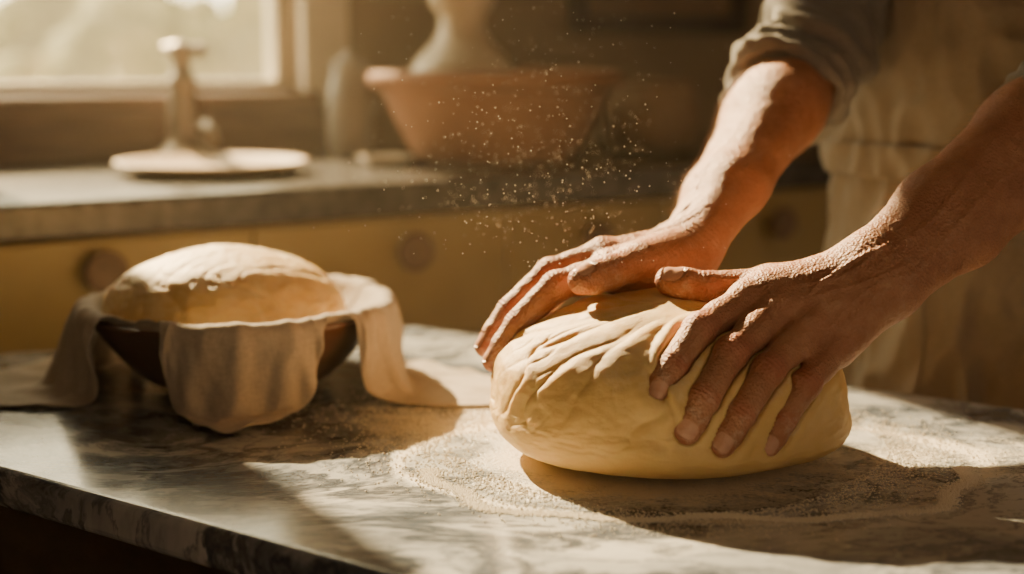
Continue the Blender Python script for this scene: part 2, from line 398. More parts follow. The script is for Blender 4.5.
def grad(f,P,e=.0006):
    g=np.stack([f(P+np.eye(3)[i]*e)-f(P-np.eye(3)[i]*e) for i in range(3)],1)
    return g/np.maximum(np.linalg.norm(g,axis=1)[:,None],1e-9)

# ---------------------------------------------------------------- hands
class Hand:
    def __init__(s,W,E,mcp,pip,dip,tip,th,seed=0):
        s.W=V(*W);s.E=V(*E);s.mcp=[V(*q) for q in mcp];s.pip=[V(*q) for q in pip];s.dip=[V(*q) for q in dip];s.tip=[V(*q) for q in tip];s.th=[V(*q) for q in th]
        fwd=unit((s.mcp[1]+s.mcp[2])/2-s.W); s.l=unit(s.mcp[3]-s.mcp[0]); s.l=unit(s.l-fwd*(s.l@fwd))
        s.n=unit(np.cross(fwd,s.l)); s.fwd=fwd; s.seed=seed
        if s.n[2]<0: s.n=-s.n
        s.R=[(.0140,.0131,.0119,.0104),(.0142,.0133,.0121,.0106),(.0137,.0127,.0114,.0101),(.0124,.0113,.0101,.0090)]
        s.TR=(.0195,.0158,.0145,.0119)
    def palm(s,P):
        d=None;n=s.n;l=s.l
        for i in range(4):
            a=s.W+l*(i-1.5)*.0115+s.fwd*.004-n*.002; b=s.mcp[i]-n*.002
            e=cone(P,a,b,.0170,.0138); d=e if d is None else smin(d,e,.014)
            e=cone(P,a-n*.010,b-n*.008-s.fwd*.004,.015,.0125); d=smin(d,e,.012)
            if i<3:
                w0=s.mcp[i]+(s.pip[i]-s.mcp[i])*.38-n*.003; w1=s.mcp[i+1]+(s.pip[i+1]-s.mcp[i+1])*.38-n*.003
                d=smin(d,cone(P,w0,w1,.0088,.0088),.008)
                d=smin(d,cone(P,(s.mcp[i]+s.mcp[i+1])/2-n*.003,s.W,.0128,.016),.012)
        d=smin(d,cone(P,s.th[0]-n*.002,s.th[1],.0200,.0158),.014)
        d=smin(d,cone(P,s.th[1],s.mcp[0]-s.fwd*.010-n*.003,.0100,.0115),.014)
        d=smin(d,cone(P,s.th[0],s.mcp[0]-s.fwd*.02,.016,.013),.014)
        for i in range(4):
            a=s.W+l*(i-1.5)*.007+s.fwd*.014+n*.0130; b=s.mcp[i]+n*.0086
            d=smin(d,cone(P,a,b,.0026,.0036),.007)
            d=smin(d,sph(P,s.mcp[i]+n*.0024,.0134-.0005*i),.006)
        return d
    def arm(s,P):
        l=s.l; ax=unit(s.E-s.W); la=unit(l-ax*(l@ax)); L=np.linalg.norm(s.E-s.W); n=unit(np.cross(ax,la)); n=n if n@s.n>0 else -n
        M1=s.W+ax*L*.28;M2=s.W+ax*L*.68
        d=smin(cone(P,s.W-la*.014,M1-la*.017,.0215,.0270),cone(P,s.W+la*.014,M1+la*.017,.0215,.0260),.016)
        d=smin(d,smin(cone(P,M1-la*.017,M2-la*.018,.0270,.038),cone(P,M1+la*.017,M2+la*.016,.0260,.036),.025),.02)
        d=smin(d,smin(cone(P,M2-la*.018,s.E-la*.010,.038,.040),cone(P,M2+la*.016,s.E+la*.010,.036,.040),.03),.02)
        d=smin(d,cone(P,s.W+la*.022+n*.008+ax*.006,s.W+la*.020+n*.006+ax*.03,.0115,.009),.012)
        d=smin(d,cone(P,s.W-ax*.006,s.W+ax*.06,.022,.025),.012)
        return d
    def finger(s,i,P):
        r=s.R[i]; n=s.n
        d=cone(P,s.mcp[i],s.pip[i],r[0]*.97,r[1]*.95)
        d=smin(d,cone(P,s.pip[i],s.dip[i],r[1]*.96,r[2]),.003)
        d=smin(d,cone(P,s.dip[i],s.tip[i],r[2],r[3]),.003)
        d=smin(d,sph(P,s.pip[i]+n*.0008,r[1]*1.02),.004)
        m=(s.dip[i]*.4+s.tip[i]*.6); d=smin(d,sph(P,m-n*.0012,r[2]*.95),.004)
        m=(s.mcp[i]*.45+s.pip[i]*.55); d=smin(d,sph(P,m-n*.0018,r[1]*.98),.006)
        return d
    def thumb(s,P):
        t=s.th;r=s.TR
        d=cone(P,t[0],t[1],r[0],r[1]); d=smin(d,cone(P,t[1],t[2],r[1],r[2]*.97),.004)
        d=smin(d,sph(P,t[2],r[2]*1.03),.004)
        d=smin(d,cone(P,t[2],t[3],r[2],r[3]),.003)
        d=smin(d,sph(P,t[2]*.4+t[3]*.6,r[2]*.98),.005); return d
    def f(s,P):
        d=smin(s.palm(P),s.arm(P),.018)
        F=None
        for i in range(4):
            e=s.finger(i,P); F=e if F is None else smin(F,e,.0010)
        d=smin(d,F,.0060)
        return smin(d,s.thumb(P),.006)
    def build(s,name,parent,h=.0012):
        pts=np.array([s.W,s.E]+s.mcp+s.pip+s.dip+s.tip+s.th)
        v,q=surf_nets(s.f,pts.min(0)-.055,pts.max(0)+.055,h)
        n=grad(s.f,v); v=v-n*s.f(v)[:,None]*.9
        n=grad(s.f,v)
        disp=np.zeros(len(v)); nail=np.zeros(len(v)); red=np.zeros(len(v)); fl=np.zeros(len(v))
        chains=[[s.mcp[i],s.pip[i],s.dip[i],s.tip[i]] for i in range(4)]+[[s.th[0],s.th[1],s.th[2],s.th[3]]]
        rs=[s.R[i] for i in range(4)]+[s.TR]
        for ci,(ch,r) in enumerate(zip(chains,rs)):
            thumb=ci==4
            ax=unit(ch[3]-ch[2]); dn=s.thumb_n if thumb else s.n
            dn=unit(dn-ax*(dn@ax)); la=np.cross(ax,dn)
            w=v-ch[3]; t=w@ax; y=w@la; z=w@dn
            hw=r[3]*.78; hl=.0072 if not thumb else .0088
            tc=-.0012
            e=(np.abs(y/hw)**3+np.abs((t-tc)/hl)**3)
            m=(z>r[3]*.35)&(np.abs(t)<.02)
            inn=np.clip((1.05-e)/.25,0,1)*m; nail=np.maximum(nail,inn)
            rim=np.exp(-((e-1.15)/.28)**2)*m*(t<tc+hl*.7); disp-=rim*.00045
            disp-=inn*.0002
            free=np.exp(-((t-(tc+hl*1.05))/.0009)**2)*m*(np.abs(y)<hw*.9); disp+=free*.0004
            for ji in ((1,2) if not thumb else (2,)):
                J=ch[ji]; a1=unit(ch[ji+1]-ch[ji-1]); dd=(s.thumb_n if thumb else s.n); d2=unit(dd-a1*(dd@a1))
                w=v-J; t=w@a1; rad=np.linalg.norm(w-t[:,None]*a1,axis=1); near=np.clip(1-(rad-.014)/.004,0,1)
                up=np.clip((n@d2)*1.6,0,1)
                sig=.0075 if ji==1 or thumb else .0048
                disp-=near*up*np.exp(-(t/sig)**2)*(.5+.5*np.cos(2*np.pi*t/.0036+ (w@np.cross(a1,d2))*90+ci))*.0010
                red=np.maximum(red,near*up*np.exp(-(t/(sig*1.5))**2)*.8)
            w=v-ch[3]; red=np.maximum(red,np.exp(-(np.linalg.norm(w,axis=1)/.014)**2)*.8)
            w=v-(ch[3]+ch[2])/2; fl=np.maximum(fl,np.exp(-(np.linalg.norm(w,axis=1)/.026)**2))
        for i in range(4):
            w=v-s.mcp[i]; dd=np.linalg.norm(w,axis=1); red=np.maximum(red,np.exp(-(dd/.014)**2)*.6)
            t=w@s.fwd; up=np.clip((n@s.n)*1.5,0,1)
            disp-=up*np.exp(-(dd/.016)**2)*(.5+.5*np.cos(2*np.pi*t/.0042+(w@s.l)*110+i*2))*.0006
        back=np.clip((n@s.n)*1.5,0,1)
        t=(v-s.W)@s.fwd; y=(v-s.W)@s.l
        hm=back*np.clip((t+.02)/.02,0,1)*np.clip((.085-t)/.02,0,1)
        for (a,b,fq,ph) in ((-.012,.006,50,0+s.seed),(.002,.007,42,1.7),(.014,.005,60,3.1+s.seed),(-.002,.012,24,4.2)):
            yy=a*(1+t*6)+b*np.sin(t*fq+ph); disp+=hm*np.exp(-((y-yy)/.0020)**2)*.0011
        axa=unit(s.E-s.W); la=unit(s.l-axa*(s.l@axa)); ta=(v-s.W)@axa; ya=(v-s.W)@la
        am=np.clip((ta-.0)/.03,0,1)*np.clip((.17-ta)/.05,0,1)*np.clip((n@s.n)*1.2+.4,0,1)
        for (a,b,fq,ph) in ((-.012,.008,26,0.4),(.012,.009,20,2.0+s.seed)):
            yy=a*(1+ta*1.5)+b*np.sin(ta*fq+ph); disp+=am*np.exp(-((ya-yy)/.0028)**2)*.0009
        lw=np.exp(-((ta+.004)/.020)**2)
        disp-=lw*(.5+.5*back)*.00055*(.5+.5*np.cos(2*np.pi*ta/.0052+ya*60+2*np.sin(ya*120)))
        cl=np.sin(t*1500+6*np.sin(y*130)+3*np.sin(t*90))*np.sin(y*900+5*np.sin(t*160))
        disp+=cl*back*.00012
        lo=np.array([mnoise.noise(Vector(p*38)) for p in v]); disp+=lo*.0008
        hi_=np.array([mnoise.noise(Vector(p*150)) for p in v]); disp+=hi_*.0004
        fl=np.maximum(fl,.25*np.clip(1-np.abs(ta)/.12,0,1))
        v=v+n*disp[:,None]
        o=obj(name,v,q,'skin',True,parent)
        ca=o.data.color_attributes.new('skinmask','FLOAT_COLOR','POINT')
        ca.data.foreach_set('color',np.stack([nail,np.clip(red,0,1),fl,np.ones(len(v))],1).astype(np.float32).ravel())
        cand=np.where((ta>.045)&(ta<.27)&((n@s.n)>-.35))[0]
        pick=rng.choice(cand,950,replace=False)
        cu=bpy.data.curves.new(name+'_hair','CURVE'); cu.dimensions='3D'; cu.bevel_depth=.00008; cu.bevel_resolution=0
        for k in pick:
            p=v[k]; nn_=n[k]; side=unit(np.cross(nn_,axa)); L_=rng.uniform(.007,.014); sw=rng.uniform(-.5,.9)
            dr_=unit(-axa*.9+nn_*.35+side*sw*.8)
            sp_=cu.splines.new('POLY'); sp_.points.add(3)
            for j in range(4):
                u=j/3; pt=p-nn_*.0004+dr_*L_*u+nn_*(.0022*math.sin(u*2.2))+side*.0015*u*u
                sp_.points[j].co=(*pt,1); sp_.points[j].radius=1-.75*u
        cu.materials.append(M['armhair']); ho=bpy.data.objects.new(name+'_hair',cu); col.objects.link(ho); ho.parent=parent
        return o
HL=Hand(W=(.296,1.132,.158),E=(.535,1.28,.305),
 mcp=[(.188,1.125,.139),(.211,1.113,.133),(.235,1.106,.121),(.257,1.105,.104)],
 pip=[(.146,1.087,.123),(.169,1.070,.108),(.197,1.065,.096),(.228,1.074,.082)],
 dip=[(.124,1.062,.100),(.146,1.047,.078),(.174,1.046,.066),(.208,1.059,.057)],
 tip=[(.110,1.052,.080),(.132,1.041,.053),(.159,1.041,.043),(.196,1.054,.038)],
 th=[(.266,1.148,.148),(.212,1.154,.146),(.160,1.154,.143),(.130,1.158,.149)],seed=0)
HL.thumb_n=unit(V(.1,-.55,.8))
HR=Hand(W=(.160,1.27,.160),E=(.305,1.50,.325),
 mcp=[(.085,1.210,.152),(.080,1.238,.159),(.085,1.265,.156),(.095,1.291,.145)],
 pip=[(.038,1.198,.138),(.033,1.226,.144),(.034,1.253,.141),(.050,1.282,.128)],
 dip=[(.006,1.191,.108),(-.001,1.218,.114),(.001,1.244,.111),(.025,1.273,.103)],
 tip=[(-.015,1.186,.076),(-.022,1.211,.083),(-.019,1.237,.082),(.009,1.266,.080)],
 th=[(.140,1.238,.158),(.112,1.205,.158),(.082,1.178,.153),(.058,1.160,.149)],seed=1.3)
HR.thumb_n=unit(V(-.1,-.2,.95))
baker=empty('baker')
HL.build('hand_and_forearm_near',baker)
HR.build('hand_and_forearm_far',baker)

# ---------------------------------------------------------------- dough
def dough(name,C,a,b,zt,zb,nu,nv,fn,m,hands=(),pt=2.3,pb=3.4):
    C=V(*C)
    th=np.linspace(0,2*np.pi,nu,endpoint=False); ph=np.linspace(0,np.pi,nv)
    T,Ph=np.meshgrid(th,ph); d=np.stack([np.sin(Ph)*np.cos(T),np.sin(Ph)*np.sin(T),np.cos(Ph)],-1).reshape(-1,3)
    s=fn(d)
    R=np.where(d[:,2]>0,zt,zb)
    pz=np.where(d[:,2]>0,pt,pb); hz=np.sqrt(np.maximum(1-d[:,2]**2,1e-8)); k=np.maximum(1-np.abs(d[:,2])**pz,0)**.5/hz
    k=np.minimum(k,1.9)
    P=C+d*np.stack([a*k,b*k,R],1)*s[:,None]
    nn=d/np.stack([np.full(len(d),a),np.full(len(d),b),R],1); nn/=np.linalg.norm(nn,axis=1)[:,None]
    for H in hands:
        for _ in range(5):
            sd=H.f(P); pen=np.clip(.0012-sd,0,.02); P=P-nn*pen[:,None]*.9
        sd=H.f(P); P=P+nn*(np.exp(-((sd-.006)/.005)**2)*.0016)[:,None]
    P[:,2]=np.maximum(P[:,2],.0008)
    f=[]
    for i in range(nv-1):
        j=np.arange(nu);k=(j+1)%nu
        f.append(np.stack([i*nu+j,(i+1)*nu+j,(i+1)*nu+k,i*nu+k],1))
    return obj(name,P,np.concatenate(f),m,True)
def ns(d,sc,off=0): return np.array([mnoise.noise(Vector((p[0]*sc+off,p[1]*sc,p[2]*sc))) for p in d])
def fold_main(d):
    q=unit(V(.05,-.30,.95)); e1=unit(np.cross(V(0,1,0),q)); e2=np.cross(q,e1)
    rho=np.arccos(np.clip(d@q,-1,1)); phi=np.arctan2(d@e2,d@e1)
    lowf=ns(d,1.5,3); mid=ns(d,3.2,9); hi_=ns(d,7,5)
    s=1+.035*lowf+.014*mid+.005*hi_
    r2=np.random.default_rng(5)
    angs=[112,128,141,156,168,181,193,206,219,233,247,262,285,310,80]
    for k,a in enumerate(angs):
        a0=math.radians(a+r2.uniform(-4,4)); curv=r2.uniform(-.30,.10); fr=r2.uniform(1.5,3); pp=r2.uniform(0,6); am=r2.uniform(.03,.10)
        ra=r2.uniform(.10,.32); rb_=r2.uniform(1.2,1.95); A=r2.uniform(.011,.028)*(1 if 115<a<275 else .4); wd=r2.uniform(.018,.034)
        pk=a0+curv*rho+am*np.sin(rho*fr*2+pp)+.10*mid
        dl=np.angle(np.exp(1j*(phi-pk)))*np.sin(np.clip(rho,.05,3))
        w=np.clip((rho-ra)/.15,0,1)*np.clip((rb_-rho)/.6,0,1)
        s-= A*w*np.exp(-(np.abs(dl)/wd)**1.3)
        s+= A*.5*w*np.exp(-((dl-wd*2.4)/(wd*2.0))**2)
    left=np.exp(-((np.angle(np.exp(1j*(phi-math.pi*1.05))))/1.2)**2)
    x=phi*17+mid*2.2+lowf*2; amp=np.clip(ns(d,2.6,41)*1.6+.2,0,1)
    s-= left*.009*amp*(1-np.abs(np.sin(x)))**3*np.clip((rho-.2)/.3,0,1)*np.clip((1.9-rho)/.5,0,1)
    s-= .02*np.exp(-(rho/.12)**2)
    s+= .003*ns(d,16,2)
    return s
dough('bread_dough',(.131,1.167,.050),.151,.134,.087,.0500,600,320,fold_main,'dough',(HL,HR),2.15,4.4)
def fold2(d):
    lowf=ns(d,1.6,13); mid=ns(d,5,19)
    x=d[:,0]*7+d[:,1]*2.5+lowf*3.2+mid
    x2=d[:,0]*12-d[:,1]*8+lowf*5
    up=np.clip(d[:,2]*2,0,1)
    return 1+.035*lowf+.012*mid-.020*(1-np.abs(np.sin(x)))**3*up*np.clip(.5+1.5*mid,0,1)-.014*(1-np.abs(np.sin(x2)))**4*up+.008*ns(d,12,3)
BX,BY=-.276,1.412
dough('rising_dough',(BX-.014,BY,.074),.120,.115,.068,.045,300,150,fold2,'dough_floury',(),2.0,2.0)

# ---------------------------------------------------------------- bowl
RB=.152; HB=.084
prof=[(.0001,.004),(.055,.004),(.062,0),(.070,0),(.074,.006)]
for t in np.linspace(.08,1,12):
    prof.append((.074+(RB-.078)*t**.62,.006+(HB-.010)*t))
prof+=[(RB-.006,HB),(RB-.011,HB-.003)]
for t in np.linspace(.95,.08,10):
    prof.append((.066+(RB-.080)*t**.62-.002,.014+(HB-.018)*t))
prof.append((.0001,.013))
lobj('wooden_bowl',prof,'browncer',BX,BY,0,96)

# ---------------------------------------------------------------- cloth (position based simulation on a polar grid)
def cloth():
    NT,NR=252,56
    th=np.linspace(0,2*np.pi,NT,endpoint=False)
    def peak(c,wl,wr_,h,p=1.0):
        d=np.degrees(np.angle(np.exp(1j*(th-math.radians(c))))); d=np.where(d<0,-d/wl,d/wr_); return h*np.clip(1-d,0,1)**p
    base=.186+.003*np.sin(th*5+1)
    Lo=base.copy()
    for pk in ((186,62,34,.205,.95),(279,26,30,.098,.95),(348,22,50,.200,.9),(85,50,50,.10,1)):
        Lo=np.maximum(Lo,base+peak(*pk))
    k_=np.exp(-.5*(np.arange(-4,5)/1.4)**2); k_/=k_.sum(); Lo=np.convolve(np.r_[Lo[-4:],Lo,Lo[:4]],k_,'valid')
    rho0=.06
    tt=np.linspace(0,1,NR)
    rho=rho0+(Lo[:,None]-rho0)*tt[None]
    TH=np.repeat(th[:,None],NR,1)
    flat=np.stack([rho*np.cos(TH),rho*np.sin(TH)],-1)
    arc=.168; RI=RB-.006
    r=np.where(rho<arc,rho*RI/arc,RI+(rho-arc)); zi=.018+(HB+.010-.018)*np.clip(r/RI,0,1)**2.4
    z=np.where(rho<arc,zi,HB+.016+ .012*(np.sin(TH*11)+np.sin(TH*7+1))*np.clip((rho-arc)/.03,0,1))
    P=np.stack([r*np.cos(TH),r*np.sin(TH),z],-1)
    P+=rng.normal(0,.0006,P.shape)
    inv=np.where(rho<.125,0.,1.)
    full=1+.08*np.clip((rho-.13)/.03,0,1)
    groups=[]
    def add(di,dj,stiff):
        step=max(di,1)
        for par in range(2):
            I,J=np.meshgrid(np.arange(NT),np.arange(NR-abs(dj)),indexing='ij')
            sel=((I//step)%2==par) if di else ((J//abs(dj))%2==par)
            I=I[sel];J=J[sel]
            if dj>=0: a=(I,J);b=((I+di)%NT,J+dj)
            else: a=(I,J-dj);b=((I+di)%NT,J)
            r0=np.linalg.norm(flat[a]-flat[b],axis=-1)
            if di and not dj: r0=r0*full[a]
            elif di: r0=r0*(1+(full[a]-1)*.6)
            groups.append((a,b,r0,stiff))
    add(1,0,1);add(0,1,1);add(1,1,.4);add(1,-1,.4);add(0,2,.25);add(2,0,.22);add(0,4,.08);add(3,0,.10)
    vel=np.zeros_like(P); dt=1/80
    Cr,Cz,Rr=RB-.005,HB-.003,.0105
    for step in range(130):
        old=P.copy()
        vel[...,2]-=9.8*dt; vel*=.98
        P=P+vel*dt*inv[...,None]
        for it in range(8):
            for a,b,r0,k in groups:
                d=P[b]-P[a]; ln=np.sqrt((d*d).sum(-1))+1e-9; wa=inv[a];wb=inv[b]; ws=wa+wb+1e-9
                c_=(k*(ln-r0)/ln/ws)[:,None]*d
                P[a]+=c_*wa[:,None]; P[b]-=c_*wb[:,None]
            rr=np.sqrt(P[...,0]**2+P[...,1]**2)+1e-9
            zc=np.clip(P[...,2],0.0,HB); t=zc/HB
            ro=.078+(RB-.074)*t**.62+.004
            out=(rr>Cr-.004)&(P[...,2]<Cz)&(rr<ro)&(inv>0)
            low=(rho>arc+.004)&(P[...,2]<Cz)&(rr<ro)&(inv>0)
            out=out|low
            dr_=np.where(out,ro-rr,0); P[...,0]+=P[...,0]/rr*dr_; P[...,1]+=P[...,1]/rr*dr_
            rr=np.sqrt(P[...,0]**2+P[...,1]**2)+1e-9
            zi=.018+(HB+.006-.018)*np.clip(rr/RI,0,1)**2.4
            P[...,2]=np.where((rr<=Cr)&(inv>0),np.maximum(P[...,2],zi),P[...,2])
            dx=rr-Cr;dz=P[...,2]-Cz;dd=np.sqrt(dx*dx+dz*dz)+1e-9
            m=(dd<Rr)&(inv>0); s_=np.where(m,Rr/dd,1)
            nr=Cr+dx*s_; P[...,0]=np.where(m,P[...,0]/rr*nr,P[...,0]); P[...,1]=np.where(m,P[...,1]/rr*nr,P[...,1]); P[...,2]=np.where(m,Cz+dz*s_,P[...,2])
            P[...,2]=np.maximum(P[...,2],.0022)
        vel=(P-old)/dt
        g=P[...,2]<.004; vel[g]*=.15
        rr=np.sqrt(P[...,0]**2+P[...,1]**2); m=(np.abs(rr-RB)<.02)&(P[...,2]>HB-.01); vel[m]*=.3
        sp=np.linalg.norm(vel,axis=-1); k=np.minimum(1,1.0/np.maximum(sp,1e-6)); vel*=k[...,None]
    F=np.zeros((NT,NR))
    for i in range(NT):
        for j in range(NR):
            a=th[i]; rh=rho[i,j]
            n1=mnoise.noise((math.cos(a)*5.5+rh*5,math.sin(a)*5.5-rh*4,rh*5)); n2=mnoise.noise((math.cos(a)*13+rh*14,math.sin(a)*13,rh*16+7))
            F[i,j]=(1-min(1,abs(n1)*3.0))**1.5*.9+(1-min(1,abs(n2)*3.0))**2*.30
    w=np.clip((rho-.15)/.02,0,1)*.0085
    rr=np.sqrt(P[...,0]**2+P[...,1]**2)+1e-9
    lie=np.clip((.012-P[...,2])/.008,0,1); top=np.clip((P[...,2]-(HB-.012))/.012,0,1)
    outw=(1-lie)*(1-top*.6)
    P[...,0]+=P[...,0]/rr*F*w*outw; P[...,1]+=P[...,1]/rr*F*w*outw
    P[...,2]+=F*w*(lie*.9+top*.45)
    I,J=np.meshgrid(np.arange(NT),np.arange(NR-1),indexing='ij'); a=(I*NR+J).ravel(); b=(((I+1)%NT)*NR+J).ravel()
    f=np.stack([a,a+1,b+1,b],1)
    o=obj('linen_cloth',P.reshape(-1,3),f,'linen_cloth',True); o.location=(BX,BY,0)
    sm=o.modifiers.new('smooth','SMOOTH'); sm.iterations=1; sm.factor=.4
    so=o.modifiers.new('solid','SOLIDIFY'); so.thickness=.0016; so.offset=0
    subsurf(o,1)
cloth()

# ---------------------------------------------------------------- baker's body and clothes
fc=unit(V(-.68,-.73,0)); rt=V(-.73,.68,0)
def ctr(z): 
    z=np.asarray(z,float); k=np.clip((z+.1)/.6,0,1)
    return V(.575,1.615,0)+np.multiply.outer(k*.05,V(-.68,-.73,0)) if z.ndim else V(.575,1.615,0)+k*.05*V(-.68,-.73,0)
def AB(z):
    k=np.clip((z+.1)/.5,0,1); return .175+.02*k,.125+.0*k
SR,SL=V(.425,1.715,.52),V(.705,1.465,.52)
ELs=HL.E+unit(HL.W-HL.E)*.062; ERs=HR.E+unit(HR.W-HR.E)*.040
def shirt(P):
    z=P[:,2]; c_=ctr(z); w=P-c_; x=w@rt; y=w@fc; A,B=AB(z)
    q=np.sqrt((x/A)**2+(y/B)**2); d=(q-1)*B*.95
    d=np.maximum(d,np.maximum(z-.56,-.16-z))
    d=smin(d,cone(P,SR,SL,.06,.06),.05)
    for S_,E_,E0 in ((SR,ERs,HR.E),(SL,ELs,HL.E)):
        ax=unit(E_-S_); e=smin(cone(P,S_,E0,.070,.058),cone(P,E0,E_,.058,.056),.02)
        t=(P-S_)@ax; w2=P-S_-t[:,None]*ax
        e=e+.006*np.sin(t*95+w2@rt*55+np.sin(w2[:,2]*60)*1.6)+.003*np.sin(t*210+w2[:,2]*90+2*np.sin(w2@rt*70))
        d=smin(d,e,.03)
    d=d+.005*np.sin(P[:,2]*60+P[:,0]*45+np.sin(P[:,1]*40))
    return d
v,q=surf_nets(shirt,(.16,1.10,-.2),(.95,1.95,.66),.0045); obj('shirt',v,q,'linen_shirt',True,baker)
def cuff(name,E_,W_,R=.060,sd=0):
    ax=unit(W_-E_); a=unit(np.cross(ax,V(0,0,1))); b=np.cross(ax,a)
    vs=[];fs=[];nu,nv=140,40
    for i in range(nu):
        t=2*math.pi*i/nu
        for j in range(nv):
            p=2*math.pi*j/nv
            ln=math.sin(p)*.023+.005*math.sin(2*t+sd)+.003*math.sin(5*t+1+sd)
            wrk=.0035*math.sin(ln*330+2*t+sd)+.0028*math.sin(4*t+.5+sd)+.005*mnoise.noise((math.cos(t)*4+sd,math.sin(t)*4,ln*70))
            rr=R-.006+.0085*math.cos(p)+wrk
            vs.append(tuple(E_+ax*(ln+.006)+(a*math.cos(t)*rr+b*math.sin(t)*rr*.96)))
    for i in range(nu):
        for j in range(nv):
            k=(i+1)%nu;l=(j+1)%nv; fs.append((i*nv+j,k*nv+j,k*nv+l,i*nv+l))
    o=obj(name,vs,fs,'linen_shirt',True,baker); subsurf(o,1)
cuff('rolled_cuff_far',ERs,HR.W,.064,0); cuff('rolled_cuff_near',ELs,HL.W,.064,2)
def apron_pt(phi,z,off=.010):
    A,B=AB(z); c_=ctr(z); flare=np.clip((.2-z)*.10,0,.07)
    k=float(np.clip((.24-z)/.30,0.2,1))
    fold=k*(.012*math.sin(phi*8+z*5+1.2*math.sin(z*8))+.012*(1-abs(math.sin(phi*5.5-z*7+.8)))**3)
    wr=.010*mnoise.noise((phi*3.2+z*4,z*7-phi*1.5,2.))+.005*(1-abs(mnoise.noise((phi*4+z*9,z*12-phi*3,9.))*3))+.003*mnoise.noise((phi*9,z*22+phi*6,5.))
    o_=off+flare+fold+wr+.010
    return c_+rt*(A+o_)*math.sin(phi)+fc*(B+o_)*math.cos(phi)+V(0,0,z)
def sheet(name,p0,p1,z0,z1,nu,nv,off,m,th=.002):
    vs=[];fs=[]
    for i in range(nv):
        z=z0+(z1-z0)*i/(nv-1)
        for j in range(nu):
            vs.append(tuple(apron_pt(p0+(p1-p0)*j/(nu-1),z,off)))
    for i in range(nv-1):
        for j in range(nu-1):
            fs.append((i*nu+j,i*nu+j+1,(i+1)*nu+j+1,(i+1)*nu+j))
    o=obj(name,vs,fs,m,True,baker); s_=o.modifiers.new('solid','SOLIDIFY'); s_.thickness=th; s_.offset=0; subsurf(o,1)
sheet('apron_skirt',-1.75,1.75,-.50,.225,180,130,.010,'linen_apron')
sheet('apron_bib',-.98,.98,.20,.47,90,60,.014,'linen_apron')
sheet('apron_bib_hem_1',.93,.985,.20,.47,6,60,.0165,'linen_apron',.003)
sheet('apron_bib_hem_2',-.985,-.93,.20,.47,6,60,.0165,'linen_apron',.003)
sheet('apron_waistband',-1.9,1.9,.198,.236,180,8,.0185,'linen_apron',.005)
sheet('apron_pocket',-1.0,.12,-.16,.165,110,60,.0170,'linen_apron',.005)
sheet('apron_pocket_hem',-1.0,.12,.140,.168,110,6,.0220,'linen_apron',.004)
sheet('apron_pocket_edge',.05,.13,-.16,.165,6,60,.0215,'linen_apron',.004)
for k,sg in (('right',1),('left',-1)):
    p=[apron_pt(sg*.80,.45,.016),apron_pt(sg*.75,.50,.016),ctr(.5)+rt*sg*.11+fc*.03+V(0,0,.595),ctr(.5)+rt*sg*.09-fc*.06+V(0,0,.58)]
    v,f=tube(p,[.012]*4,10); obj('apron_strap_'+k,v,f,'linen_apron',True,baker)
def legsf(P):
    c_=V(.575,1.615,0); d=None
    for sg in (1,-1):
        hip=c_+rt*.085*sg+V(0,0,-.05); knee=c_+rt*.10*sg+fc*.03+V(0,0,-.36); ank=c_+rt*.11*sg+V(0,0,-.70)
        e=smin(cone(P,hip,knee,.098,.070),cone(P,knee,ank,.068,.055),.03)
        d=e if d is None else smin(d,e,.03)
    return smin(d,cone(P,c_+rt*.05+V(0,0,-.08),c_-rt*.05+V(0,0,-.08),.115,.115),.04)
v,q=surf_nets(legsf,(.25,1.3,-.78),(.9,1.95,.12),.008); obj('trousers',v,q,'trousers',True,baker)
def shoes(P):
    d=None
    for sg in (1,-1):
        a=V(.575,1.615,0)+rt*.11*sg+V(0,0,-.735)
        e=smin(cone(P,a-fc*.05,a+fc*.15,.044,.040),cone(P,a,a+V(0,0,.05),.045,.05),.02)
        d=e if d is None else np.minimum(d,e)
    return np.maximum(d,-.779-P[:,2])
v,q=surf_nets(shoes,(.25,1.2,-.80),(.9,1.95,-.60),.006); obj('shoes',v,q,'leather',True,baker)
HC=ctr(.5)+fc*.05+V(0,0,.80); hf=unit(fc*.85+V(0,0,-.5)); hu=unit(np.cross(np.cross(hf,V(0,0,1)),hf))
def head(P):
    w=P-HC; x=w@rt;y=w@hf;z=w@hu
    d=(np.sqrt((x/.074)**2+((y+.01)/.092)**2+((z-.02)/.100)**2)-1)*.075
    d=smin(d,cone(P,HC+hf*.02-hu*.04,HC+hf*.045-hu*.085,.058,.028),.03)
    d=smin(d,cone(P,HC+hf*.088+hu*.01,HC+hf*.108-hu*.022,.008,.014),.012)
    for sg in(1,-1):
        d=smin(d,cone(P,HC+rt*.074*sg+hu*.012,HC+rt*.078*sg-hu*.025-hf*.0,.014,.009),.006)
        d=smin(d,cone(P,HC+rt*.015*sg+hf*.083+hu*.028,HC+rt*.045*sg+hf*.070+hu*.028,.008,.007),.01)
    d=smin(d,cone(P,HC+hf*.085-hu*.05-rt*.015,HC+hf*.085-hu*.05+rt*.015,.007,.007),.008)
    d=smin(d,cone(P,HC-hf*.02-hu*.05,ctr(.5)+V(0,0,.50),.055,.068),.03)
    return d
v,q=surf_nets(head,HC-V(.2,.2,.38),HC+V(.2,.2,.2),.005); obj('head',v,q,'skin',True,baker)
def hair(P):
    w=P-HC; x=w@rt;y=w@hf;z=w@hu
    d=(np.sqrt((x/.082)**2+((y+.018)/.098)**2+((z-.028)/.104)**2)-1)*.08+.003*np.sin(x*300+np.sin(y*90))
    return np.maximum(d,-(z-.0-y*.75)*.8-.005)
v,q=surf_nets(hair,HC-V(.2,.2,.2),HC+V(.2,.2,.2),.005); obj('hair',v,q,'hair',True,baker)
ev=[]
